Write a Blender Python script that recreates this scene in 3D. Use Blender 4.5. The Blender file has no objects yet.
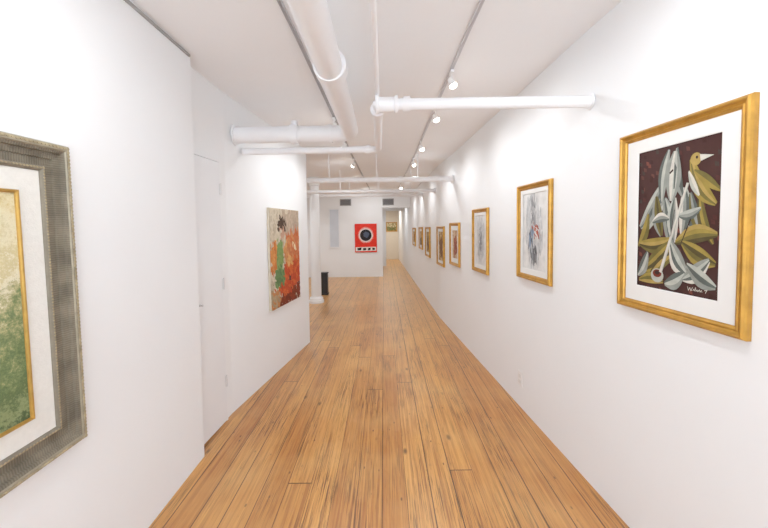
import bpy, bmesh, math, random
from mathutils import Vector, Matrix
random.seed(7)
S=bpy.context.scene
COL=S.collection
# ---------------------------------------------------------------- helpers
def lin(h):
    if isinstance(h,str):
        c=[int(h[i:i+2],16)/255 for i in (0,2,4)]
    else: c=h
    return tuple((x/12.92 if x<=.04045 else ((x+.055)/1.055)**2.4) for x in c)+(1,)
def newmat(name):
    m=bpy.data.materials.new(name); m.use_nodes=True
    return m,m.node_tree,m.node_tree.nodes['Principled BSDF']
_mc={}
def paint(hexc,rough=.6,metal=0,var=.04,scale=12,bump=.0,bscale=60,spec=.5):
    k=(hexc,rough,metal,var,scale,bump,bscale,spec)
    if k in _mc: return _mc[k]
    m,nt,b=newmat('paint_'+hexc); c=lin(hexc)
    tc=nt.nodes.new('ShaderNodeTexCoord')
    n=nt.nodes.new('ShaderNodeTexNoise'); n.inputs['Scale'].default_value=scale; n.inputs['Detail'].default_value=3
    r=nt.nodes.new('ShaderNodeValToRGB')
    r.color_ramp.elements[0].position=.3; r.color_ramp.elements[1].position=.7
    r.color_ramp.elements[0].color=tuple(max(0,x*(1-var)) for x in c[:3])+(1,)
    r.color_ramp.elements[1].color=tuple(min(1,x*(1+var)) for x in c[:3])+(1,)
    nt.links.new(tc.outputs['Object'],n.inputs['Vector']); nt.links.new(n.outputs['Fac'],r.inputs['Fac'])
    nt.links.new(r.outputs['Color'],b.inputs['Base Color'])
    b.inputs['Roughness'].default_value=rough; b.inputs['Metallic'].default_value=metal
    b.inputs['Specular IOR Level'].default_value=spec
    if bump:
        n2=nt.nodes.new('ShaderNodeTexNoise'); n2.inputs['Scale'].default_value=bscale
        bp=nt.nodes.new('ShaderNodeBump'); bp.inputs['Strength'].default_value=bump; bp.inputs['Distance'].default_value=.004
        nt.links.new(tc.outputs['Object'],n2.inputs['Vector']); nt.links.new(n2.outputs['Fac'],bp.inputs['Height'])
        nt.links.new(bp.outputs['Normal'],b.inputs['Normal'])
    _mc[k]=m; return m
def mesh_obj(name,verts,faces,mats,parent=None,fm=None,smooth=False):
    me=bpy.data.meshes.new(name); me.from_pydata([tuple(v) for v in verts],[],faces)
    if not isinstance(mats,(list,tuple)): mats=[mats]
    for m in mats: me.materials.append(m)
    if fm:
        for p,i in zip(me.polygons,fm): p.material_index=i
    bm=bmesh.new(); bm.from_mesh(me); 
    if not fm: bmesh.ops.recalc_face_normals(bm,faces=bm.faces)
    bm.to_mesh(me); bm.free()
    if smooth:
        me.polygons.foreach_set('use_smooth',[True]*len(me.polygons))
        try: me.set_sharp_from_angle(angle=math.radians(40))
        except Exception: pass
    o=bpy.data.objects.new(name,me); COL.objects.link(o)
    if parent: o.parent=parent
    return o
def empty(name,loc,label,cat,rotz=0,group=None):
    o=bpy.data.objects.new(name,None); o.empty_display_size=.1; COL.objects.link(o)
    o.location=loc; o.rotation_euler=(0,0,rotz); o['label']=label; o['category']=cat
    if group: o['group']=group
    return o
def struct(o): o['kind']='structure'; return o
class G:   # geometry accumulator
    def __init__(s): s.v=[]; s.f=[]
    def box(s,a,b):
        i=len(s.v); x0,y0,z0=a; x1,y1,z1=b
        s.v+=[(x0,y0,z0),(x1,y0,z0),(x1,y1,z0),(x0,y1,z0),(x0,y0,z1),(x1,y0,z1),(x1,y1,z1),(x0,y1,z1)]
        s.f+=[tuple(i+k for k in q) for q in [(0,3,2,1),(4,5,6,7),(0,1,5,4),(1,2,6,5),(2,3,7,6),(3,0,4,7)]]
        return s
    def prism(s,pts,z0,z1):
        i=len(s.v); n=len(pts)
        s.v+=[(p[0],p[1],z0) for p in pts]+[(p[0],p[1],z1) for p in pts]
        s.f.append(tuple(i+k for k in range(n))[::-1]); s.f.append(tuple(i+n+k for k in range(n)))
        for k in range(n):
            j=(k+1)%n; s.f.append((i+k,i+j,i+n+j,i+n+k))
        return s
    def ring(s,w,h,prof):
        i=len(s.v); n=len(prof)
        for sx,sz in ((-1,-1),(1,-1),(1,1),(-1,1)):
            for a,d in prof: s.v.append((sx*(w/2-a),-d,sz*(h/2-a)))
        for c in range(4):
            c2=(c+1)%4
            for k in range(n-1):
                s.f.append((i+c*n+k,i+c2*n+k,i+c2*n+k+1,i+c*n+k+1))
        return s
    def lathe(s,prof,seg=32,M=Matrix()):
        i=len(s.v); n=len(prof)
        for k in range(seg):
            t=2*math.pi*k/seg
            for r,z in prof: s.v.append(tuple(M@Vector((r*math.cos(t),r*math.sin(t),z))))
        for k in range(seg):
            k2=(k+1)%seg
            for j in range(n-1):
                s.f.append((i+k*n+j,i+k2*n+j,i+k2*n+j+1,i+k*n+j+1))
        s.f.append(tuple(i+k*n for k in range(seg))[::-1]); s.f.append(tuple(i+k*n+n-1 for k in range(seg)))
        return s
    def tube(s,path,r,seg=24,bend=.0):
        P=[Vector(p) for p in path]
        if bend:
            Q=[P[0]]
            for a,b,c in zip(P,P[1:],P[2:]):
                d1=(a-b).normalized()*bend; d2=(c-b).normalized()*bend
                for k in range(9):
                    t=k/8; Q.append((b+d1)*(1-t)**2+b*2*t*(1-t)+(b+d2)*t*t)
            Q.append(P[-1]); P=Q
        i=len(s.v); n=len(P)
        up=Vector((0,0,1))
        for k,p in enumerate(P):
            d=(P[min(k+1,n-1)]-P[max(k-1,0)]).normalized()
            u=up if abs(d.z)<.9 else Vector((1,0,0))
            a=d.cross(u).normalized(); b=a.cross(d).normalized()
            for q in range(seg):
                t=2*math.pi*q/seg; s.v.append(tuple(p+a*r*math.cos(t)+b*r*math.sin(t)))
        for k in range(n-1):
            for q in range(seg):
                q2=(q+1)%seg; s.f.append((i+k*seg+q,i+k*seg+q2,i+(k+1)*seg+q2,i+(k+1)*seg+q))
        s.f.append(tuple(i+q for q in range(seg))); s.f.append(tuple(i+(n-1)*seg+q for q in range(seg))[::-1])
        return s
    def obj(s,name,mat,parent=None,smooth=False): return mesh_obj(name,s.v,s.f,mat,parent,smooth=smooth)
# ---------------------------------------------------------------- materials
WALL=paint('f5f7f9',.75,var=.008,scale=2,bump=.12,bscale=35,spec=.2)
CEIL=paint('f9fafc',.85,var=.01,scale=3,bump=.15,bscale=30,spec=.1)
PIPE=paint('f5f6f9',.4,var=.012,scale=10,bump=.08)
DOORM=paint('f1f3f6',.45,var=.008,scale=4)
METAL=paint('d2d2d6',.4,metal=.1,var=.03)
TRACKD=paint('b4b4b9',.4,metal=.2,var=.03)
HINGE=paint('d6d6d8',.4,metal=.2,var=.05)
WPLAST=paint('f4f4f4',.35,var=.01)
BLACK=paint('17171a',.5,var=.1)
GOLD=paint('c08d38',.36,metal=.6,var=.18,scale=22,bump=.25,bscale=90)
GOLDL=paint('c0974a',.36,metal=.65,var=.15,scale=30)
MATB=paint('eeeeec',.85,var=.01,spec=.1)
GREY=paint('9b9a98',.5,var=.05)
def glow(name,c,st):
    m,nt,b=newmat(name); b.inputs['Base Color'].default_value=c
    b.inputs['Emission Color'].default_value=c; b.inputs['Emission Strength'].default_value=st; return m
LAMP=glow('lamp_glow',(1,.96,.9,1),22)
# floor
def floor_mat():
    m,nt,b=newmat('pine_floorboards'); N=nt.nodes.new; L=nt.links.new
    def mth(op,a,bb=None,c=None):
        n=N('ShaderNodeMath'); n.operation=op
        for i,x in enumerate((a,bb,c)):
            if x is None: continue
            if isinstance(x,(int,float)): n.inputs[i].default_value=x
            else: L(x,n.inputs[i])
        return n.outputs[0]
    tc=N('ShaderNodeTexCoord'); sp=N('ShaderNodeSeparateXYZ'); L(tc.outputs['Object'],sp.inputs[0])
    X,Y=sp.outputs['X'],sp.outputs['Y']
    xs=mth('DIVIDE',mth('ADD',X,.03),.138); idx=mth('FLOOR',xs); fx=mth('FRACT',xs)
    w1=N('ShaderNodeTexWhiteNoise'); w1.noise_dimensions='1D'; L(idx,w1.inputs['W'])
    ys=mth('DIVIDE',mth('ADD',Y,mth('MULTIPLY',w1.outputs['Value'],9.)),4.6); idy=mth('FLOOR',ys); fy=mth('FRACT',ys)
    w2=N('ShaderNodeTexWhiteNoise'); w2.noise_dimensions='2D'
    cb=N('ShaderNodeCombineXYZ'); L(idx,cb.inputs[0]); L(idy,cb.inputs[1]); L(cb.outputs[0],w2.inputs['Vector'])
    key=w2.outputs['Value']
    def noise(sx,sy,det,dist=0,off=40,rough=.5):
        c=N('ShaderNodeCombineXYZ'); L(mth('ADD',mth('MULTIPLY',X,sx),mth('MULTIPLY',key,off)),c.inputs[0]); L(mth('MULTIPLY',Y,sy),c.inputs[1]); L(mth('MULTIPLY',key,13.),c.inputs[2])
        n=N('ShaderNodeTexNoise'); n.inputs['Scale'].default_value=1; n.inputs['Detail'].default_value=det; n.inputs['Distortion'].default_value=dist; n.inputs['Roughness'].default_value=rough
        L(c.outputs[0],n.inputs['Vector']); return n.outputs['Fac']
    def ramp(fac,p0,p1,c0=(0,0,0,1),c1=(1,1,1,1)):
        r=N('ShaderNodeValToRGB'); e=r.color_ramp.elements; e[0].position=p0; e[0].color=c0; e[1].position=p1; e[1].color=c1; L(fac,r.inputs['Fac']); return r.outputs['Color']
    def mix(fac,a,hexb):
        mx=N('ShaderNodeMix'); mx.data_type='RGBA'; L(fac,mx.inputs['Factor']); L(a,mx.inputs['A']); mx.inputs['B'].default_value=lin(hexb); return mx.outputs['Result']
    g1=noise(60,1.6,4,.6); g2=noise(30,.6,4,1.6)
    col=ramp(mth('ADD',mth('MULTIPLY',g1,.68),mth('MULTIPLY',key,.30)),.25,.8,lin('b06c2d'),lin('e0a356'))
    col=mix(mth('MULTIPLY',ramp(g2,.50,.66),.55),col,'92501e')
    zn=N('ShaderNodeTexNoise'); zn.inputs['Scale'].default_value=1; zn.inputs['Detail'].default_value=3
    cz1=N('ShaderNodeCombineXYZ'); L(mth('MULTIPLY',X,5),cz1.inputs[0]); L(mth('MULTIPLY',Y,1.3),cz1.inputs[1]); L(mth('MULTIPLY',key,2.5),cz1.inputs[2]); L(cz1.outputs[0],zn.inputs['Vector'])
    zone=ramp(zn.outputs['Fac'],.38,.58)
    g3=noise(160,3.4,3,.5,rough=.65)
    col=mix(mth('MULTIPLY',mth('MULTIPLY',ramp(g3,.50,.61),.85),zone),col,'48260f')
    g5=noise(14,.45,3,2.5,31)
    band=mth('ABSOLUTE',mth('SINE',mth('MULTIPLY',g5,42)))
    col=mix(mth('MULTIPLY',ramp(band,.05,.35,(1,1,1,1),(0,0,0,1)),.32),col,'7d421a')
    c=N('ShaderNodeCombineXYZ'); L(mth('MULTIPLY',X,6),c.inputs[0]); L(mth('MULTIPLY',Y,2.6),c.inputs[1])
    vo=N('ShaderNodeTexVoronoi'); vo.inputs['Scale'].default_value=1; L(c.outputs[0],vo.inputs['Vector'])
    col=mix(mth('MULTIPLY',ramp(vo.outputs['Distance'],.045,.11,(1,1,1,1),(0,0,0,1)),.8),col,'3c1e0d')
    c=N('ShaderNodeCombineXYZ'); L(mth('MULTIPLY',X,14),c.inputs[0]); L(mth('MULTIPLY',Y,6),c.inputs[1])
    vo2=N('ShaderNodeTexVoronoi'); vo2.inputs['Scale'].default_value=1; L(c.outputs[0],vo2.inputs['Vector'])
    col=mix(mth('MULTIPLY',ramp(vo2.outputs['Distance'],.05,.09,(1,1,1,1),(0,0,0,1)),.75),col,'2f1a0e')
    wn=N('ShaderNodeTexNoise'); wn.inputs['Scale'].default_value=1.8; wn.inputs['Detail'].default_value=5; L(tc.outputs['Object'],wn.inputs['Vector'])
    col=mix(mth('MULTIPLY',ramp(wn.outputs['Fac'],.45,.70),.28),col,'ecbe7c')
    # board colour mixes gradually paler with distance along Y
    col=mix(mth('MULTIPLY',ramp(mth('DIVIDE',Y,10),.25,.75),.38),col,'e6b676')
    seamw=mth('ADD',.014,mth('MULTIPLY',mth('MULTIPLY',w1.outputs['Value'],noise(0,1.5,3,0,7)),.08))
    seam=mth('MAXIMUM',mth('LESS_THAN',fx,seamw),mth('LESS_THAN',fy,.0016))
    col=mix(mth('MULTIPLY',seam,.85),col,'351b0b')
    L(col,b.inputs['Base Color'])
    L(mth('ADD',.26,mth('MULTIPLY',wn.outputs['Fac'],.12)),b.inputs['Roughness']); b.inputs['Specular IOR Level'].default_value=.65
    bp=N('ShaderNodeBump'); bp.inputs['Strength'].default_value=.25; bp.inputs['Distance'].default_value=.002
    L(mth('SUBTRACT',g1,seam),bp.inputs['Height']); L(bp.outputs['Normal'],b.inputs['Normal'])
    return m
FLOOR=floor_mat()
# ---------------------------------------------------------------- room shell
RA=(1.196,1.652); RB=(.905,5.592); RC=(.735,13.147)
def rx(y):
    if y<=RB[1]: return RA[0]+(RB[0]-RA[0])*(y-RA[1])/(RB[1]-RA[1])
    return RB[0]+(RC[0]-RB[0])*(y-RB[1])/(RC[1]-RB[1])
LW=-1.205
L0,L1,L2=(-1.285,2.22),(-1.25,2.75),(-.99,4.479)
def lx(y):
    if y<2.22: return LW
    a,b=(L0,L1) if y<L1[1] else (L1,L2)
    return a[0]+(b[0]-a[0])*(y-a[1])/(b[1]-a[1])
HE=16.0
CZ=[(-1.7,2.63),(2.0,2.60),(4.7,2.50),(10.6,2.46),(HE+.2,2.46)]
def cz(y):
    for (a,za),(b,zb) in zip(CZ,CZ[1:]):
        if y<=b: return za+(zb-za)*(y-a)/(b-a)
    return 2.46
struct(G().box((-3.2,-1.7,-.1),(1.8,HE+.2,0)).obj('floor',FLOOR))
g=G(); n=len(CZ)
for x in (-3.2,1.8):
    for y,z in CZ: g.v.append((x,y,z))
    for y,z in CZ: g.v.append((x,y,2.95))
m2=2*n
for k in range(n-1):
    g.f+=[(k,k+1,m2+k+1,m2+k),(n+k,m2+n+k,m2+n+k+1,n+k+1),(k,n+k,n+k+1,k+1),(m2+k,m2+k+1,m2+n+k+1,m2+n+k)]
g.f+=[(0,m2,m2+n,n),(n-1,2*n-1,m2+2*n-1,m2+n-1)]
struct(g.obj('ceiling',CEIL))
struct(G().prism([(rx(-1.6),-1.6),RB,(rx(HE),HE),(1.05,HE),(1.1,5.6),(1.7,-1.6)],0,2.9).obj('wall_right',WALL))
struct(G().prism([(LW,-1.6),(LW,2.22),(-1.45,2.22),(-1.45,-1.6)],0,2.9).obj('wall_left',WALL))
struct(G().prism([L0,L1,L2,(-3,4.479),(-3,4.3),(-1.45,4.3),(-1.45,2.22)],0,2.9).obj('wall_recess',WALL))
struct(G().prism([(-3.15,4.3),(-3,4.3),(-3,10.6),(-3.15,10.6)],0,2.9).obj('wall_side',WALL))
FY=10.4
g=G().prism([(-3,FY),(-.04,FY),(-.04,FY+.15),(-3,FY+.15)],0,2.9).prism([(-.04,FY),(rx(FY),FY),(rx(FY),FY+.15),(-.04,FY+.15)],2.08,2.9)
struct(g.obj('wall_far',WALL))
struct(G().prism([(-1.4,FY+.15),(-1.25,FY+.15),(-1.25,HE),(-1.4,HE)],0,2.9).obj('wall_hallway',WALL))
g=G().box((-1.25,13.2,0),(.08,13.32,2.9)).box((.08,13.2,2.12),(rx(13.2)-.001,13.32,2.9))
struct(g.obj('wall_partition',WALL))
struct(G().box((-1.4,HE,0),(1.0,HE+.12,2.9)).obj('wall_end',paint('e6dccb',.8,var=.02)))
g=G().box((-1.45,-1.62,0),(1.7,-1.5,.5)).box((-1.45,-1.62,2.45),(1.7,-1.5,2.9)).box((-1.45,-1.62,.5),(-1.05,-1.5,2.45)).box((1.25,-1.62,.5),(1.7,-1.5,2.45))
struct(g.obj('wall_back',WALL))
g=G().box((-1.05,-1.6,.5),(1.25,-1.54,.56)).box((-1.05,-1.6,2.39),(1.25,-1.54,2.45))  # unseen window added behind the camera to let in soft fill light
for x in (-1.05,-.3,.46,1.2): g.box((x,-1.6,.56),(x+.05,-1.54,2.39))
struct(g.obj('fill_window',DOORM))
dang=math.atan2(L1[1]-L0[1],L1[0]-L0[0])
dr=bpy.data.objects.new('door_1',None); COL.objects.link(dr); dr['kind']='structure'
dr.location=(lx(2.46),2.46,0); dr.rotation_euler=(0,0,dang)
G().box((-.175,-.018,.012),(.175,-.001,2.0)).obj('door_leaf',DOORM,dr)
g=G()
g.box((-.2,-.012,0),(-.18,-.0005,2.03)).box((.18,-.012,0),(.2,-.0005,2.03)).box((-.18,-.012,2.006),(.18,-.0005,2.03)); g.obj('door_frame',WALL,dr)
for z in (.32,1.08,1.8):
    g=G().tube([(.178,-.020,z-.045),(.178,-.020,z+.045)],.006,12).box((.162,-.020,z-.04),(.178,-.018,z+.04)); g.obj('hinge',HINGE,dr,True)
g=G().lathe([(.009,0),(.009,.004),(.004,.006),(.004,.014),(.008,.017),(.008,.022),(.001,.024)],16,Matrix.Translation((-.13,-.018,.98))@Matrix.Rotation(math.radians(90),4,'X')); g.obj('door_knob',HINGE,dr,True)
g=G().box((LW,-1.5,2.575),(LW+.012,2.2,2.588)); struct(g.obj('trim_1',GREY))
g=G().box((-1.66,FY-.03,.88),(-1.62,FY,2.08)).box((-1.36,FY-.03,.88),(-1.32,FY,2.08)).box((-1.62,FY-.03,2.04),(-1.36,FY,2.08)).box((-1.62,FY-.03,.88),(-1.36,FY,.92))
w=struct(g.obj('window_2',DOORM))
pane=G().box((-1.62,FY-.012,.92),(-1.36,FY-.001,2.04)).obj('pane',paint('d3dae4',.15,var=.06,scale=3),w)
# ---------------------------------------------------------------- pictures
def art_mesh(name,w,h,bg,polys,parent,d,cx=0,cz_=0,bgmat=None):
    mats=[bgmat or paint(bg,.6,var=.12,scale=14,spec=.2)]; idx={}
    v=[];f=[];fm=[]
    def add(pts,mi,lay):
        i=len(v)
        for x,y in pts:
            x=min(1,max(0,x)); y=min(1,max(0,y))
            v.append((cx-w/2+x*w,-d-lay*lstep,cz_+h/2-y*h))
        ar=sum(a[0]*b[1]-b[0]*a[1] for a,b in zip(pts,pts[1:]+pts[:1]))
        q=list(range(i,i+len(pts)))
        f.append(tuple(q if ar<0 else q[::-1])); fm.append(mi)
    lstep=min(.00015,.004/max(1,len(polys)))
    add([(0,0),(1,0),(1,1),(0,1)],0,0)
    for L,(c,pts) in enumerate(polys):
        if c not in idx: mats.append(paint(c,.6,var=.14,scale=30,spec=.2)); idx[c]=len(mats)-1
        add(pts,idx[c],L+2)
    i=len(v)
    for sx,sz in((-1,-1),(1,-1),(1,1),(-1,1)):
        v.append((cx+sx*w/2,-d,cz_+sz*h/2)); v.append((cx+sx*w/2,-d+.002,cz_+sz*h/2))
    for c in range(4):
        a=i+2*c; b=i+2*((c+1)%4); f.append((a,a+1,b+1,b)); fm.append(0)
    return mesh_obj(name,v,f,mats,parent,fm=fm)
def circ(cx,cy,rx_,ry_,n=28,a0=0,a1=2*math.pi,jit=0):
    return [(cx+rx_*(1+random.uniform(-jit,jit))*math.cos(a0+(a1-a0)*k/n),cy+ry_*(1+random.uniform(-jit,jit))*math.sin(a0+(a1-a0)*k/n)) for k in range(n)]
def inside(p,poly):
    x,y=p; c=False
    for (x0,y0),(x1,y1) in zip(poly,poly[1:]+poly[:1]):
        if (y0>y)!=(y1>y) and x<(x1-x0)*(y-y0)/(y1-y0)+x0: c=not c
    return c
def brushed(seed,zones,pal0,n=420,sz=.05,el=2.6,ang=None,jit=.012):
    """loosely brushed strokes whose colours come from the zone under the stroke"""
    random.seed(seed); o=[]
    for k in range(n):
        x,y=random.random(),random.random(); pal=pal0; a0=None
        for z in zones:
            if inside((x+random.gauss(0,jit),y+random.gauss(0,jit)),z[1]): pal=z[0]; a0=z[2] if len(z)>2 else None
        a=(a0 if a0 is not None else random.uniform(0,3.14))+random.gauss(0,.3); s_=sz*random.uniform(.4,1.1)
        l=s_*el/2; t=s_/2; c,s=math.cos(a),math.sin(a)
        q=[(-l,-t*.2),(-l*.6,-t),(l*.5,-t*.8),(l,-t*.1),(l*.7,t*.9),(-l*.5,t)]
        if pal: o.append((random.choice(pal),[(x+c*p-s*r,y+s*p+c*r) for p,r in q]))
    return o
GPROF=[(0,.0),(0,.018),(.003,.026),(.009,.031),(.014,.030),(.017,.024),(.026,.019),(.030,.022),(.034,.020),(.038,.014),(.042,.013),(.042,.003)]
def picture(loc,ang,w,h,label,mat_w,bg,polys,fw=.042,frame=GOLD,group=None,bgmat=None):
    r=empty('framed_picture',loc,label,'framed picture',ang,group)
    s=fw/.042
    G().ring(w,h,[(a*s,d) for a,d in GPROF]).obj('picture_frame',frame,r)
    G().box((-w/2+.01,-.003,-h/2+.01),(w/2-.01,-.0005,h/2-.01)).obj('backing_board',MATB,r)
    iw,ih=w-2*fw,h-2*fw
    if mat_w:
        ml,mt,mb=mat_w if isinstance(mat_w,tuple) else (mat_w,mat_w,mat_w)
        aw,ah=iw-2*ml,ih-mt-mb; oz=(mb-mt)/2
        v=[];f=[]
        for X0,X1,Z0,Z1,d in ((-iw/2,iw/2,-ih/2,ih/2,.012),(-aw/2,aw/2,oz-ah/2,oz+ah/2,.012),(-aw/2+.003,aw/2-.003,oz-ah/2+.003,oz+ah/2-.003,.010)):
            v+=[(X0,-d,Z0),(X1,-d,Z0),(X1,-d,Z1),(X0,-d,Z1)]
        for a in (0,4):
            for c in range(4):
                c2=(c+1)%4; f.append((a+c,a+c2,a+4+c2,a+4+c))
        mesh_obj('mat_board',v,f,MATB,r)
        art_mesh('artwork',aw,ah,bg,polys,r,.0055,0,oz,bgmat)
    else:
        art_mesh('artwork',iw,ih,bg,polys,r,.0075,0,0,bgmat)
    return r
def on_right(y0,y1,z0,z1,*a,s=1,**k):
    y0*=s;y1*=s;z0=1.5+(z0-1.5)*s;z1=1.5+(z1-1.5)*s
    yc=(y0+y1)/2; x0,x1=rx(y0),rx(y1)
    ang=math.atan2(y0-y1,x0-x1); w=math.hypot(y1-y0,x1-x0)
    nx,ny=-math.cos(ang+math.pi/2),-math.sin(ang+math.pi/2)
    return picture(((x0+x1)/2+nx*.001,yc+ny*.001,(z0+z1)/2),ang,w,z1-z0,*a,**k)
gr,lg,ol,go,cr,dk,br='8b8f88','b0b3a9','6a6032','94803c','cfcbc0','33211f','6e3c33'
gd,od,gy='565d59','4c4328','a88e4c'
def sliver(a,b,wd,cols,bow=.0):
    """long tapering sliver from a to b, widest in the middle, split into thin bands"""
    dx,dy=b[0]-a[0],b[1]-a[1]; l=math.hypot(dx,dy); nx,ny=-dy/l,dx/l; K=8; n=len(cols); o=[]
    def pt(t,s):
        wid=wd*math.sin(math.pi*(.08+.84*t))*(s-.5); bb=bow*math.sin(math.pi*t)
        return (a[0]+dx*t+nx*(wid+bb),a[1]+dy*t+ny*(wid+bb))
    for k,c in enumerate(cols):
        o.append((c,[pt(i/K,k/n) for i in range(K+1)]+[pt(i/K,(k+1)/n) for i in range(K,-1,-1)]))
    return o
random.seed(21)
P1=[]
for k in range(110):
    x,y=random.random(),random.random()
    P1.append((random.choice([br,'4d2a26','5c3630','3a1f1c','3e3430']),[(x,y),(x+.04,y+.01),(x+.045,y+.035),(x+.005,y+.03)]))
for a,b,wd,cols,bow in [
 ((.04,.56),(.34,.26),.15,[lg,gr,gd,gr],.03),((.1,.6),(.4,.36),.11,[gd,gr,lg],-.02),((.26,.34),(.34,.62),.14,[ol,od,ol,gr],.02),
 ((.38,.36),(.46,.68),.16,[gr,lg,gd,gr],-.02),((.5,.36),(.5,.66),.14,[cr,gr,gd,lg],.02),((.62,.3),(.6,.62),.16,[lg,gd,gr,cr],-.03),
 ((.68,.34),(.84,.62),.14,[gd,gr,ol,gd],.04),((.78,.34),(.93,.66),.10,[ol,go,od],.04),
 ((.02,.7),(.16,.46),.10,[go,ol],.03),((.03,.68),(.48,.64),.11,[go,gy,od,ol],.03),((.52,.66),(.97,.6),.12,[gy,go,ol,od],-.03),
 ((.1,.88),(.48,.66),.17,[ol,go,od,go,ol],.03),((.2,.9),(.52,.74),.10,[od,gy,ol],-.02),
 ((.46,.66),(.66,.86),.15,[gr,lg,gd,cr],.03),((.6,.66),(.96,.78),.13,[go,od,ol,go],.02),((.02,.92),(.16,.74),.11,[gd,lg,gr],.02),
 ((.04,.95),(.38,.94),.08,[go,ol,gy],-.02),((.4,.95),(.64,.86),.11,[gd,lg,gr],.02),((.62,.9),(.9,.76),.12,[gr,lg,gd,cr],.02),((.66,.8),(.97,.92),.11,[lg,gd,gr],.02),
 ((.55,.48),(.8,.44),.07,[lg,gr,gd],.02),((.22,.52),(.44,.5),.07,[cr,gr,gd],-.02)]:
    P1+=sliver(a,b,wd,cols,bow)
P1+=sliver((.34,.38),(.42,.03),.12,[gd,lg,gr],-.03)+sliver((.6,.36),(.52,.03),.11,[gr,gd],-.04)
P1+=sliver((.5,.05),(.46,.38),.19,[gr,lg,cr,gr],.0)
P1+=[(dk,[(.43,.185),(.475,.165),(.48,.178),(.435,.2)]),(gd,[(.49,.12),(.52,.16),(.5,.3),(.485,.3)])]
P1+=sliver((.68,.12),(.95,.42),.13,[go,gy,ol,go],.05)+sliver((.72,.2),(.99,.34),.07,[ol,go],.0)
P1+=[(gy,circ(.735,.13,.06,.04,18)),(cr,[(.775,.105),(.92,.125),(.785,.148)]),(dk,circ(.745,.12,.013,.01,10))]
P1+=sliver((.66,.2),(.78,.36),.06,[cr,lg],.01)
P1+=[(lg,circ(.3,.9,.085,.05,22)),('6e2a1e',circ(.3,.885,.06,.028,20)),(dk,circ(.3,.88,.035,.015,16))]
P1+=[(cr,[(.64,.27),(.668,.275),(.36,.88),(.325,.87)]),(lg,[(.66,.272),(.668,.275),(.36,.88),(.35,.877)])]
P1+=[(dk,[(.5,.44),(.508,.44),(.47,.62),(.463,.62)]),(dk,[(.69,.5),(.698,.51),(.6,.66),(.593,.655)])]
def stroke(pts,t):
    o=[]
    for a,b in zip(pts,pts[1:]):
        dx,dy=b[0]-a[0],b[1]-a[1]; l=math.hypot(dx,dy) or 1; nx,ny=-dy/l*t,dx/l*t
        o.append(('d8d4c8',[(a[0]+nx,a[1]+ny),(b[0]+nx,b[1]+ny),(b[0]-nx,b[1]-ny),(a[0]-nx,a[1]-ny)]))
    return o
P1+=stroke([(.68,.94),(.69,.965),(.705,.945),(.72,.965),(.735,.94)],.0022)+stroke([(.74,.962),(.75,.95),(.758,.962),(.768,.938),(.773,.962),(.785,.952),(.795,.962),(.81,.948),(.818,.962),(.83,.95),(.838,.962)],.002)+stroke([(.86,.948),(.885,.945)],.002)+stroke([(.87,.965),(.89,.94)],.002)
on_right(1.145,1.72,1.10,1.925,'gold framed cubist painting of a robed figure with a bird',(.06,.055,.07),'402623',P1,group='gold framed pictures in a row')
GRP='gold framed pictures in a row'
def sketch(seed,zones,n):
    return brushed(seed,zones,None,n,.05,3.6,jit=.02)
on_right(2.31,2.79,1.085,1.81,'gold framed pale sketch of a rider in grey and red',(.03,.03,.04),'e4e4e2',sketch(3,[(['d4d5d5','c9cbcc','dadada','bcbebf'],[(.2,.1),(.5,.02),(.76,.2),(.86,.6),(.7,.94),(.28,.92),(.14,.5)],1.4),(['a4a6a8','b4b5b7','8c8e91'],[(.36,.12),(.54,.08),(.62,.42),(.42,.48)],1.5),(['b05c48','a04a3a','c08070'],[(.44,.42),(.72,.4),(.72,.58),(.48,.6)],.4),(['7c90aa','94a2b6','6c6e74'],[(.28,.5),(.48,.48),(.5,.7),(.3,.74)],1.2),(['707276','8c8e92','55565a'],[(.34,.72),(.64,.66),(.62,.88),(.4,.88)],1.4)],560),s=1.01,group=GRP)
on_right(3.385,3.83,1.01,1.68,'gold framed grey pencil drawing on white paper',(.03,.03,.04),'e2e2e1',sketch(5,[(['cfd0d0','c4c5c6','d8d8d7'],[(.2,.15),(.5,.05),(.8,.2),(.84,.7),(.6,.94),(.2,.86)],1.4),(['9a9b9d','8a8b8e','b0b1b2'],[(.3,.3),(.56,.2),(.66,.7),(.4,.8)],1.3)],420),s=1.025,group=GRP)
on_right(4.29,4.73,.98,1.545,'gold framed small reddish painting with pale mat',(.06,.06,.06),'b08468',brushed(6,[(['a4553c','8a5040','b8745a'],[(.2,.3),(.8,.2),(.9,.8),(.3,.9)])],['d3b490','e4d0b0','c4a084'],160,.1),s=1.037,group=GRP)
on_right(5.0,5.47,.90,1.50,'gold framed amber painting on white wall',.04,'8c6a4c',brushed(8,[(['8a6448','7c5a3c'],[(.2,.3),(.8,.2),(.9,.8),(.3,.9)])],['c49c68','d9c49a','a8845a'],120,.12),s=1.05,group=GRP)
on_right(6.2,6.75,.93,1.49,'gold framed ochre painting on white wall',.05,'9a8058',brushed(11,[(['7d5a3a','8a5a3a'],[(.2,.3),(.8,.2),(.9,.8),(.3,.9)])],['d8b97a','b89a60'],80,.12),s=1.05,group=GRP)
on_right(7.35,7.9,1.0,1.49,'gold framed brown landscape painting',.05,'8d6f50',brushed(12,[(['6d5a3a','607048'],[(0,.5),(1,.5),(1,1),(0,1)])],['d8b97a','c8aa80'],80,.12),s=1.03,group=GRP)
on_right(8.75,9.35,1.0,1.47,'gold framed muted red and brown painting',.05,'8a5f4c',brushed(13,[(['6d4a3a','8a4030'],[(.2,.3),(.8,.2),(.9,.8),(.3,.9)])],['c8a96a'],60,.12),s=1.02,group=GRP)
picture((.36,HE-.001,1.5),0,.52,.44,'small gold framed landscape on the end wall',.0,'9a8a5a',brushed(15,[(['6d7a4a','8a5f30'],[(0,.5),(1,.5),(1,1),(0,1)])],['d8c89a','e0d0a8'],60,.12))
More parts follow.
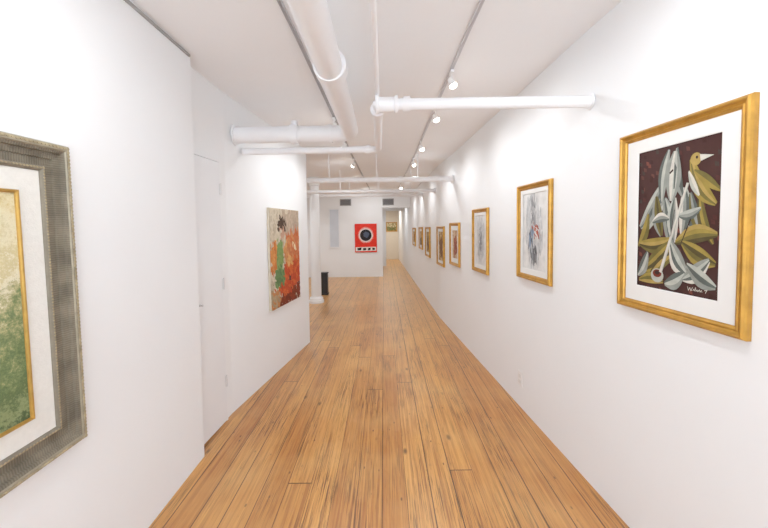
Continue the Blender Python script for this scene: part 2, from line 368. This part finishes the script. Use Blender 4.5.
# --- large ornate frame on near left wall
def big_art_mat():
    m,nt,b=newmat('textured_green_painting'); N=nt.nodes.new; L=nt.links.new
    tc=N('ShaderNodeTexCoord'); sp=N('ShaderNodeSeparateXYZ'); L(tc.outputs['Object'],sp.inputs[0])
    n=N('ShaderNodeTexNoise'); n.inputs['Scale'].default_value=5; n.inputs['Detail'].default_value=14; n.inputs['Roughness'].default_value=.78
    L(tc.outputs['Object'],n.inputs['Vector'])
    n2=N('ShaderNodeTexNoise'); n2.inputs['Scale'].default_value=90; n2.inputs['Detail'].default_value=6; n2.inputs['Roughness'].default_value=.8
    L(tc.outputs['Object'],n2.inputs['Vector'])
    a=N('ShaderNodeMath'); a.operation='MULTIPLY_ADD'; L(sp.outputs['Z'],a.inputs[0]); a.inputs[1].default_value=-.85; a.inputs[2].default_value=-.12
    c=N('ShaderNodeMath'); c.operation='MULTIPLY_ADD'; L(n.outputs['Fac'],c.inputs[0]); c.inputs[1].default_value=.85; L(a.outputs[0],c.inputs[2])
    d=N('ShaderNodeMath'); d.operation='MULTIPLY_ADD'; L(n2.outputs['Fac'],d.inputs[0]); d.inputs[1].default_value=.4; L(c.outputs[0],d.inputs[2])
    r=N('ShaderNodeValToRGB'); e=r.color_ramp.elements
    e[0].position=.0; e[0].color=lin('a88650'); e[1].position=.98; e[1].color=lin('3c5230')
    for p,h in ((.12,'d8c690'),(.24,'e8dfbc'),(.36,'cdbf8a'),(.44,'ebe4c8'),(.52,'b4ae7c'),(.6,'6f8252'),(.7,'4c6239'),(.8,'8a9868'),(.88,'3f5532')):
        q=e.new(p); q.color=lin(h)
    L(d.outputs[0],r.inputs['Fac']); L(r.outputs['Color'],b.inputs['Base Color']); b.inputs['Roughness'].default_value=.5
    bp=N('ShaderNodeBump'); bp.inputs['Strength'].default_value=.6; bp.inputs['Distance'].default_value=.004; L(n2.outputs['Fac'],bp.inputs['Height']); L(bp.outputs['Normal'],b.inputs['Normal'])
    return m
def ribbed(hexa,hexb):
    m,nt,b=newmat('ribbed_pewter_frame'); N=nt.nodes.new; L=nt.links.new
    def mth(op,a,bb=None):
        q=N('ShaderNodeMath'); q.operation=op
        for i,x in enumerate((a,bb)):
            if x is None: continue
            if isinstance(x,(int,float)): q.inputs[i].default_value=x
            else: L(x,q.inputs[i])
        return q.outputs[0]
    tc=N('ShaderNodeTexCoord'); sp=N('ShaderNodeSeparateXYZ'); L(tc.outputs['Object'],sp.inputs[0])
    ax=mth('SUBTRACT',BW/2,mth('ABSOLUTE',sp.outputs['X'])); az=mth('SUBTRACT',BH/2,mth('ABSOLUTE',sp.outputs['Z']))
    side=mth('LESS_THAN',ax,az)
    t=mth('ADD',mth('MULTIPLY',side,sp.outputs['Z']),mth('MULTIPLY',mth('SUBTRACT',1,side),sp.outputs['X']))
    si=mth('SINE',mth('MULTIPLY',t,780))
    n=N('ShaderNodeTexNoise'); n.inputs['Scale'].default_value=14; n.inputs['Detail'].default_value=4; L(tc.outputs['Object'],n.inputs['Vector'])
    ad=mth('ADD',mth('MULTIPLY',si,.10),n.outputs['Fac'])
    r=N('ShaderNodeValToRGB'); e=r.color_ramp.elements; e[0].position=.3; e[0].color=lin(hexa); e[1].position=.72; e[1].color=lin(hexb)
    L(ad,r.inputs['Fac']); L(r.outputs['Color'],b.inputs['Base Color'])
    b.inputs['Roughness'].default_value=.55; b.inputs['Metallic'].default_value=.1
    bp=N('ShaderNodeBump'); bp.inputs['Strength'].default_value=.35; bp.inputs['Distance'].default_value=.0015; L(si,bp.inputs['Height']); L(bp.outputs['Normal'],b.inputs['Normal'])
    return m
bw,bh=1.0,1.12
BW,BH=bw,bh
r=empty('framed_picture',(LW+.001,1.312-bw/2,1.2465),'large landscape in an ornate pewter frame with gilded edges','framed picture',math.pi/2)
r.matrix_world=Matrix.Translation((LW+.001,1.312-bw/2,1.2465))@Matrix.Rotation(math.pi/2,4,'Z')@Matrix.Rotation(-.014,4,'Y')
PEW=ribbed('5a5446','877e6c')
FLAT=paint('7c7464',.5,metal=.15,var=.12,scale=30)
SILV=paint('98907c',.45,metal=.25,var=.15,scale=40)
G().ring(bw,bh,[(0,0),(0,.026),(.004,.034),(.02,.038),(.024,.034)]).obj('outer_moulding',SILV,r)
G().ring(bw-.048,bh-.048,[(0,.034),(.010,.03),(.012,.022),(.032,.018),(.034,.012),(.060,.011),(.062,.018)]).obj('picture_frame',PEW,r)
G().ring(bw-.172,bh-.172,[(0,.018),(.008,.022),(.014,.018),(.018,.006)]).obj('inner_moulding',FLAT,r)
def bead(name,inset,rad,pitch,depth,mat):
    g=G(); W=bw/2-inset; H_=bh/2-inset
    pts=[]
    nx=int(2*W/pitch); nz=int(2*H_/pitch)
    for k in range(nx): 
        x=-W+2*W*k/nx; pts+=[(x,-H_,0),(x,H_,0)]
    for k in range(nz+1):
        z=-H_+2*H_*k/nz; pts+=[(-W,z,1),(W,z,1)]
    for x,z,_ in pts:
        i=len(g.v)
        ax=(rad*1.35,rad) if not _ else (rad,rad*1.35)
        g.v.append((x,-depth-rad*.7,z))
        for q in range(6):
            t=q*math.pi/3; g.v.append((x+.72*ax[0]*math.cos(t),-depth-rad*.45,z+.72*ax[1]*math.sin(t)))
        for q in range(6):
            t=q*math.pi/3; g.v.append((x+ax[0]*math.cos(t),-depth+.001,z+ax[1]*math.sin(t)))
        for q in range(6):
            q2=(q+1)%6; g.f+=[(i,i+1+q,i+1+q2),(i+1+q,i+7+q,i+7+q2,i+1+q2)]
    o=g.obj(name,mat,r,True); o['kind']='stuff'; return o
PG=paint('a89a7a',.45,metal=.3,var=.3,scale=40)
bead('outer_beading',.011,.0062,.0135,.036,PG)['label']='gilded leaf-shaped beading along the outer edge'
bead('inner_beading',.092,.0045,.011,.020,PG)['label']='fine gilded beading along the inner edge'
G().ring(bw-.206,bh-.206,[(0,.006),(0,.012),(.072,.011),(.076,.006)]).obj('mat_board',paint('e8e6df',.8,var=.03,scale=60,bump=.3,bscale=200),r)
G().ring(bw-.35,bh-.35,[(0,.006),(0,.016),(.003,.019),(.007,.018),(.009,.013),(.011,.012),(.011,.006)]).obj('gilded_fillet',GOLDL,r)
G().box((-bw/2+.02,-.006,-bh/2+.02),(bw/2-.02,-.0005,bh/2-.02)).obj('backing_board',MATB,r)
G().box((-(bw-.371)/2,-.010,-(bh-.371)/2),((bw-.371)/2,-.0065,(bh-.371)/2)).obj('artwork',big_art_mat(),r)
# --- unframed abstract canvas on recessed wall
y0,y1,z0,z1=3.40,4.12,.675,1.705
ang=math.atan2(L2[1]-L1[1],L2[0]-L1[0]); yc=(y0+y1)/2
r=empty('canvas_painting',(lx(yc)+.0015,yc,(z0+z1)/2),'unframed canvas with a dark-haired figure in orange, red and green','painting',ang)
w=math.hypot(y1-y0,lx(y1)-lx(y0)); h=z1-z0
G().box((-w/2,-.024,-h/2),(w/2,-.001,h/2)).obj('stretched_canvas',paint('d8cdb8',.8,var=.1),r)
Z=[(['b8a48e','c4ae98','b09c88'],[(.36,.0),(1,.0),(1,.26),(.6,.3),(.38,.2)],1.4),
 (['cc7448','c8602e','d28a58'],[(.5,.26),(1,.2),(1,.56),(.58,.6)],1.3),
 (['c2957c','c89a82'],[(.3,.2),(.48,.18),(.46,.31),(.33,.33)],1.5),
 (['46342a','523c2e'],[(.24,.14),(.36,.07),(.5,.11),(.48,.19),(.32,.2),(.28,.28)],.5),
 (['d09058','d8a060','c87e50'],[(.38,.32),(.62,.38),(.64,.6),(.46,.58)],1.0),
 (['7c9858','88a062','6f8e52'],[(.2,.34),(.36,.31),(.42,.46),(.38,.64),(.26,.7),(.16,.56)],1.5),
 (['d08244','c9743a','dc9450'],[(.0,.38),(.2,.34),(.18,.62),(.0,.66)],1.5),
 (['638450','56764a','6f8e58'],[(.14,.62),(.4,.6),(.5,.72),(.36,.8),(.12,.76)],.4),
 (['c04a2a','bf4527','d0602f'],[(.46,.58),(1,.54),(1,.84),(.4,.92),(.1,.82),(.38,.78)],.3),
 (['dc9c58','dca868'],[(.5,.5),(.68,.5),(.72,.6),(.54,.62)],.3),
 (['b09a78','a89070','c08050'],[(.0,.8),(.26,.84),(.3,1),(.0,1)],.2),
 (['7a3420','8a3a22','702e1c'],[(.24,.92),(1,.82),(1,1),(.2,1)],.1),
 (['ecd9b0','e4cda0'],[(.74,.38),(.86,.35),(.87,.43),(.78,.45)],.3),
 (['3b3430'],[(.58,.7),(.65,.69),(.67,.78),(.59,.79)],1.2)]
flat=[(z[0][0],z[1]) for z in Z]
art_mesh('painted_surface',w-.002,h-.002,'cfc2aa',flat+brushed(31,Z,['cfc2aa','bfb098','d4c8b2'],1100,.05,2.4,jit=.015),r,.0265)
# --- red canvas on far wall
r=empty('canvas_painting',(-.545,FY-.001,1.175),'red square canvas with a black disc in a white ring','painting',0)
rw,rh=.66,.86
G().box((-rw/2,-.03,-rh/2),(rw/2,-.001,rh/2)).obj('stretched_canvas',paint('c8261f',.7,var=.05),r)
A=[('ee8f86',circ(.5,.4,.36,.28,30,jit=.05)),('f0dcd8',circ(.5,.4,.32,.245,30,jit=.05)),('202024',circ(.5,.4,.265,.205,30)),('4c566c',circ(.52,.38,.13,.10,16,jit=.2)),
 ('f2efe8',[(.03,.82),(.97,.81),(.97,.95),(.03,.96)]),('202024',[(.1,.85),(.3,.83),(.28,.93),(.12,.93)]),('202024',[(.36,.86),(.5,.84),(.52,.92),(.38,.94)]),('202024',[(.6,.85),(.72,.84),(.7,.93),(.58,.93)]),('202024',[(.78,.84),(.92,.85),(.9,.92),(.8,.93)])]
art_mesh('painted_surface',rw-.004,rh-.004,'ea3426',A,r,.0325)
# ---------------------------------------------------------------- pipes
def thing(name,label,cat): return empty(name,(0,0,0),label,cat)
def coup(r,a,b,rad): 
    G().tube([a,b],rad,28).obj('coupling',PIPE,r,True)
def strap(r,a,b): G().box(a,b).obj('hanger_strap',PIPE,r)
r=thing('heating_duct','thick white painted overhead pipe with elbow into the wall','pipe')
G().tube([(-.25,-1.49,2.31),(-.262,2.9,2.28),(lx(2.9)+.012,2.9,2.275)],.066,32,bend=.12).obj('pipe',PIPE,r,True)
for y in (.5,1.72): coup(r,(-.257,y,2.298),(-.257,y+.075,2.298),.082)
coup(r,(-.70,2.9,2.276),(-.76,2.9,2.276),.080); coup(r,(-.42,2.9,2.278),(-.45,2.9,2.278),.073)
coup(r,(-.73,2.9,2.33),(-.73,2.9,2.385),.026)
strap(r,(-.268,1.0,2.36),(-.248,1.02,cz(1.0))); strap(r,(-.268,2.35,2.34),(-.248,2.37,cz(2.36)))
G().lathe([(.085,0),(.085,.008),(.066,.01)],32,Matrix.Translation((lx(2.9)+.002,2.9,2.275))@Matrix.Rotation(math.radians(90),4,'Y')).obj('wall_flange',PIPE,r,True)
r=thing('sprinkler_pipe','white painted pipe crossing between walls below the ceiling','pipe')
G().tube([(rx(1.97)-.012,1.97,2.19),(-.02,1.97,2.185)],.033,24).obj('pipe',PIPE,r,True)
G().tube([(-.025,1.97,2.185),(-.040,2.99,2.165),(lx(2.99)+.012,2.99,2.16)],.028,24,bend=.05).obj('pipe',PIPE,r,True)
G().lathe([(.034,-.062),(.049,-.060),(.049,-.044),(.042,-.041),(.042,.045),(.049,.048),(.049,.064),(.034,.066)],28,Matrix.Translation((.022,1.97,2.186))@Matrix.Rotation(math.radians(90),4,'Y')).obj('tee_fitting',PIPE,r,True)
G().lathe([(.022,-.0),(.024,.004),(.024,.010),(.016,.013)],6,Matrix.Translation((-.040,1.97,2.185))@Matrix.Rotation(math.radians(-90),4,'Y')).obj('end_plug',PIPE,r)
coup(r,(.115,1.97,2.186),(.155,1.97,2.186),.042); coup(r,(-.027,2.03,2.184),(-.028,2.07,2.184),.042)
coup(r,(-.11,2.99,2.165),(-.15,2.99,2.165),.036)
G().tube([(-.028,-1.49,2.26),(-.028,1.97,2.25),(-.028,1.97,2.2)],.012,16,bend=.02).obj('branch_conduit',PIPE,r,True)
G().lathe([(.044,0),(.044,.006),(.034,.009)],24,Matrix.Translation((rx(1.97)-.004,1.97,2.19))@Matrix.Rotation(math.radians(-90),4,'Y')).obj('wall_flange',PIPE,r,True)
for (y,z,rad,xl) in ((4.79,2.15,.037,-2.99),(6.0,2.12,.030,-2.99),(7.6,2.2,.034,-2.99)):
    r=thing('cross_pipe','white painted pipe spanning the hall under the ceiling','pipe')
    G().tube([(xl,y,z),(rx(y)-.004,y,z)],rad,20).obj('pipe',PIPE,r,True)
    for x in (-.75,-.1,.47): strap(r,(x,y-.012,z+rad*.8),(x+.012,y+.012,cz(y)-.001))
    for x in (-.4,.2): coup(r,(x,y,z),(x+.05,y,z),rad*1.25)
    coup(r,(rx(y)-.03,y,z),(rx(y)-.005,y,z),rad*1.5)
# ---------------------------------------------------------------- track lights
TR=lambda y:.49-.017*(y-1.8)
TL=lambda y:-.485+.02*(y-1.9)
for fx_,tm,lab in ((TR,METAL,'long slim pale metal lighting track fixed to the ceiling'),(TL,TRACKD,'long slim grey metal lighting track beside the thick pipe')):
    ys=[-1.4,2.0,4.7,9.9]; g=G()
    for a,b in zip(ys,ys[1:]):
        i=len(g.v)
        for y in (a,b):
            x=fx_(y); z=cz(y)
            g.v+=[(x-.010,y,z-.001),(x+.010,y,z-.001),(x+.010,y,z-.015),(x+.003,y,z-.015),(x+.003,y,z-.010),(x-.003,y,z-.010),(x-.003,y,z-.015),(x-.010,y,z-.015)]
        for k in range(8):
            j=(k+1)%8; g.f.append((i+k,i+j,i+8+j,i+8+k))
        g.f.append(tuple(range(i,i+8))[::-1]); g.f.append(tuple(range(i+8,i+16)))
    o=g.obj('lighting_track',tm); o['label']=lab; o['category']='lighting track'
def head(x,y,target,power,spread=75):
    z=cz(y)-.021
    r=empty('track_spotlight',(x,y,z),'small white track spotlight aimed at the wall','spotlight',group='track spotlights on the ceiling')
    G().box((-.011,-.03,-.016),(.011,.03,0)).obj('adapter',WPLAST,r)
    G().tube([(0,0,-.016),(0,0,-.058)],.005,12).obj('arm',WPLAST,r,True)
    d=(Vector(target)-Vector((x,y,z-.075))).normalized()
    q=d.to_track_quat('Z','Y').to_matrix().to_4x4()
    M_=Matrix.Translation((0,0,-.075))@q
    G().lathe([(.010,-.034),(.018,-.030),(.021,-.012),(.024,.008),(.028,.018),(.028,.020),(.025,.018),(.021,.012)],24,M_).obj('lamp_housing',WPLAST,r,True)
    G().lathe([(.0235,.014),(.026,.022),(.024,.032),(.015,.041),(.002,.045)],24,M_).obj('lamp_lens',LAMP,r,True)
    li=bpy.data.lights.new('lamp','SPOT'); li.energy=power; li.color=(.965,.985,1); li.spot_size=math.radians(spread*2); li.spot_blend=1; li.shadow_soft_size=.03
    lo=bpy.data.objects.new('lamp',li); COL.objects.link(lo); lo.parent=r
    lo.matrix_local=Matrix.Translation(Vector((0,0,-.075))+d*.08)@d.to_track_quat('-Z','Y').to_matrix().to_4x4()
PW=12.5
for y,ty in ((.6,1.0),(1.15,1.45),(2.42,2.35),(3.1,3.0),(4.1,4.0),(5.0,4.8),(6.4,6.2),(7.8,7.6),(9.2,9.0)):  # two nearest heads, out of view, are added to light near pictures
    head(TR(y),y,(rx(ty),ty,1.15),PW,76)
for y,ty in ((.3,.7),(1.0,1.6),(3.3,3.7),(4.0,3.9)):  # first two heads, also out of view, are added for the near left wall
    head(TL(y),y,(lx(ty),ty,1.15),PW,76)
for y,t in ((5.0,(-1.4,6.4,1.2)),(6.6,(-1.37,8,1.0)),(8.4,(-.6,10.4,1.2)),(9.4,(-.4,10.4,1.2))):
    head(TL(y),y,t,PW,76)
def down(x,y,p,c=(.98,.99,1)):
    z=cz(y)
    r=empty('added_downlight',(x,y,z),'added round ceiling light, out of view, to brighten the spaces beyond','ceiling light')
    G().lathe([(.09,-.001),(.09,-.03),(.075,-.034),(.07,-.025)],28).obj('lamp_housing',WPLAST,r,True)
    G().lathe([(.07,-.024),(.068,-.028),(.002,-.03)],28).obj('lamp_lens',LAMP,r,True)
    li=bpy.data.lights.new('lamp','SPOT'); li.energy=p; li.spot_size=math.radians(160); li.spot_blend=.8; li.shadow_soft_size=.06; li.color=c
    lo=bpy.data.objects.new('lamp',li); COL.objects.link(lo); lo.parent=r; lo.location=(0,0,-.045)
down(-2.2,6.0,50); down(-2.2,8.8,50); down(.2,11.8,45); down(.2,14.6,80,(1,.94,.85))  # lamps added out of view to brighten the side room and hallway
# ---------------------------------------------------------------- other things
r=empty('column',(-1.375,6.9,0),'round white painted column with moulded base','column')
ct=cz(6.9)-.001
G().lathe([(.15,0),(.15,.05),(.13,.06),(.135,.09),(.11,.12)],36).obj('column_base',WALL,r,True)
G().lathe([(.10,.12),(.098,1.2),(.09,ct-.16)],36).obj('column_shaft',WALL,r,True)
G().lathe([(.09,ct-.16),(.11,ct-.15),(.10,ct-.13),(.13,ct-.06),(.15,ct-.05),(.15,ct)],36).obj('column_capital',WALL,r,True)
r=empty('pedestal',(-1.34,7.7,0),'slim black box pedestal standing beside the white column','pedestal')
G().box((-.08,-.08,.0),(.08,.08,.04)).obj('plinth',BLACK,r)
G().box((-.068,-.068,.04),(.068,.068,.48)).obj('body',BLACK,r)
G().box((-.08,-.08,.48),(.08,.08,.50)).obj('top_slab',BLACK,r)
for x,wv in ((-1.14,.34),(.14,.34)):
    r=empty('air_vent',(x,FY-.001,2.25),'dark slatted ventilation grille set high in white wall','vent')
    G().ring(wv,.2,[(0,0),(0,.01),(.02,.012),(.022,.002)]).obj('vent_frame',GREY,r)
    g=G()
    for k in range(7): g.box((-wv/2+.02,-.008,-.075+k*.0225),(wv/2-.02,-.002,-.066+k*.0225))
    g.obj('vent_slats',paint('8d8d90',.5),r)
    G().box((-wv/2+.02,-.002,-.08),(wv/2-.02,-.0005,.08)).obj('vent_back',paint('4a4a4c',.8),r)
ry=2.79; ang=math.atan2(RA[1]-RB[1],RA[0]-RB[0])
r=empty('power_outlet',(rx(ry)-.001,ry,.24),'white double power outlet plate low on the wall','outlet',ang)
G().box((-.036,-.006,-.058),(.036,0,.058)).obj('cover_plate',WPLAST,r)
for z in (-.022,.022):
    G().box((-.017,-.0085,z-.014),(.017,-.006,z+.014)).obj('socket',paint('e6e6e4',.4),r)
# ---------------------------------------------------------------- world, camera
w=bpy.data.worlds.new('World'); S.world=w; w.use_nodes=True
bg=w.node_tree.nodes['Background']; bg.inputs['Color'].default_value=(.86,.93,1,1); bg.inputs['Strength'].default_value=5
P=math.radians(2.5)
cam=bpy.data.cameras.new('camera'); cam.sensor_width=36; cam.lens=345/768*36; cam.clip_start=.02
cam.shift_y=-(264-(227+345*math.tan(P)))/768
co=bpy.data.objects.new('camera',cam); COL.objects.link(co)
co.matrix_world=Matrix.Translation((0,0,1.5))@(Matrix.Rotation(math.radians(90)-P,4,'X')@Matrix.Rotation(math.radians(-.7),4,'Z'))
S.camera=co
S.view_settings.view_transform='Standard'
S.view_settings.exposure=.06
S.view_settings.gamma=1.16
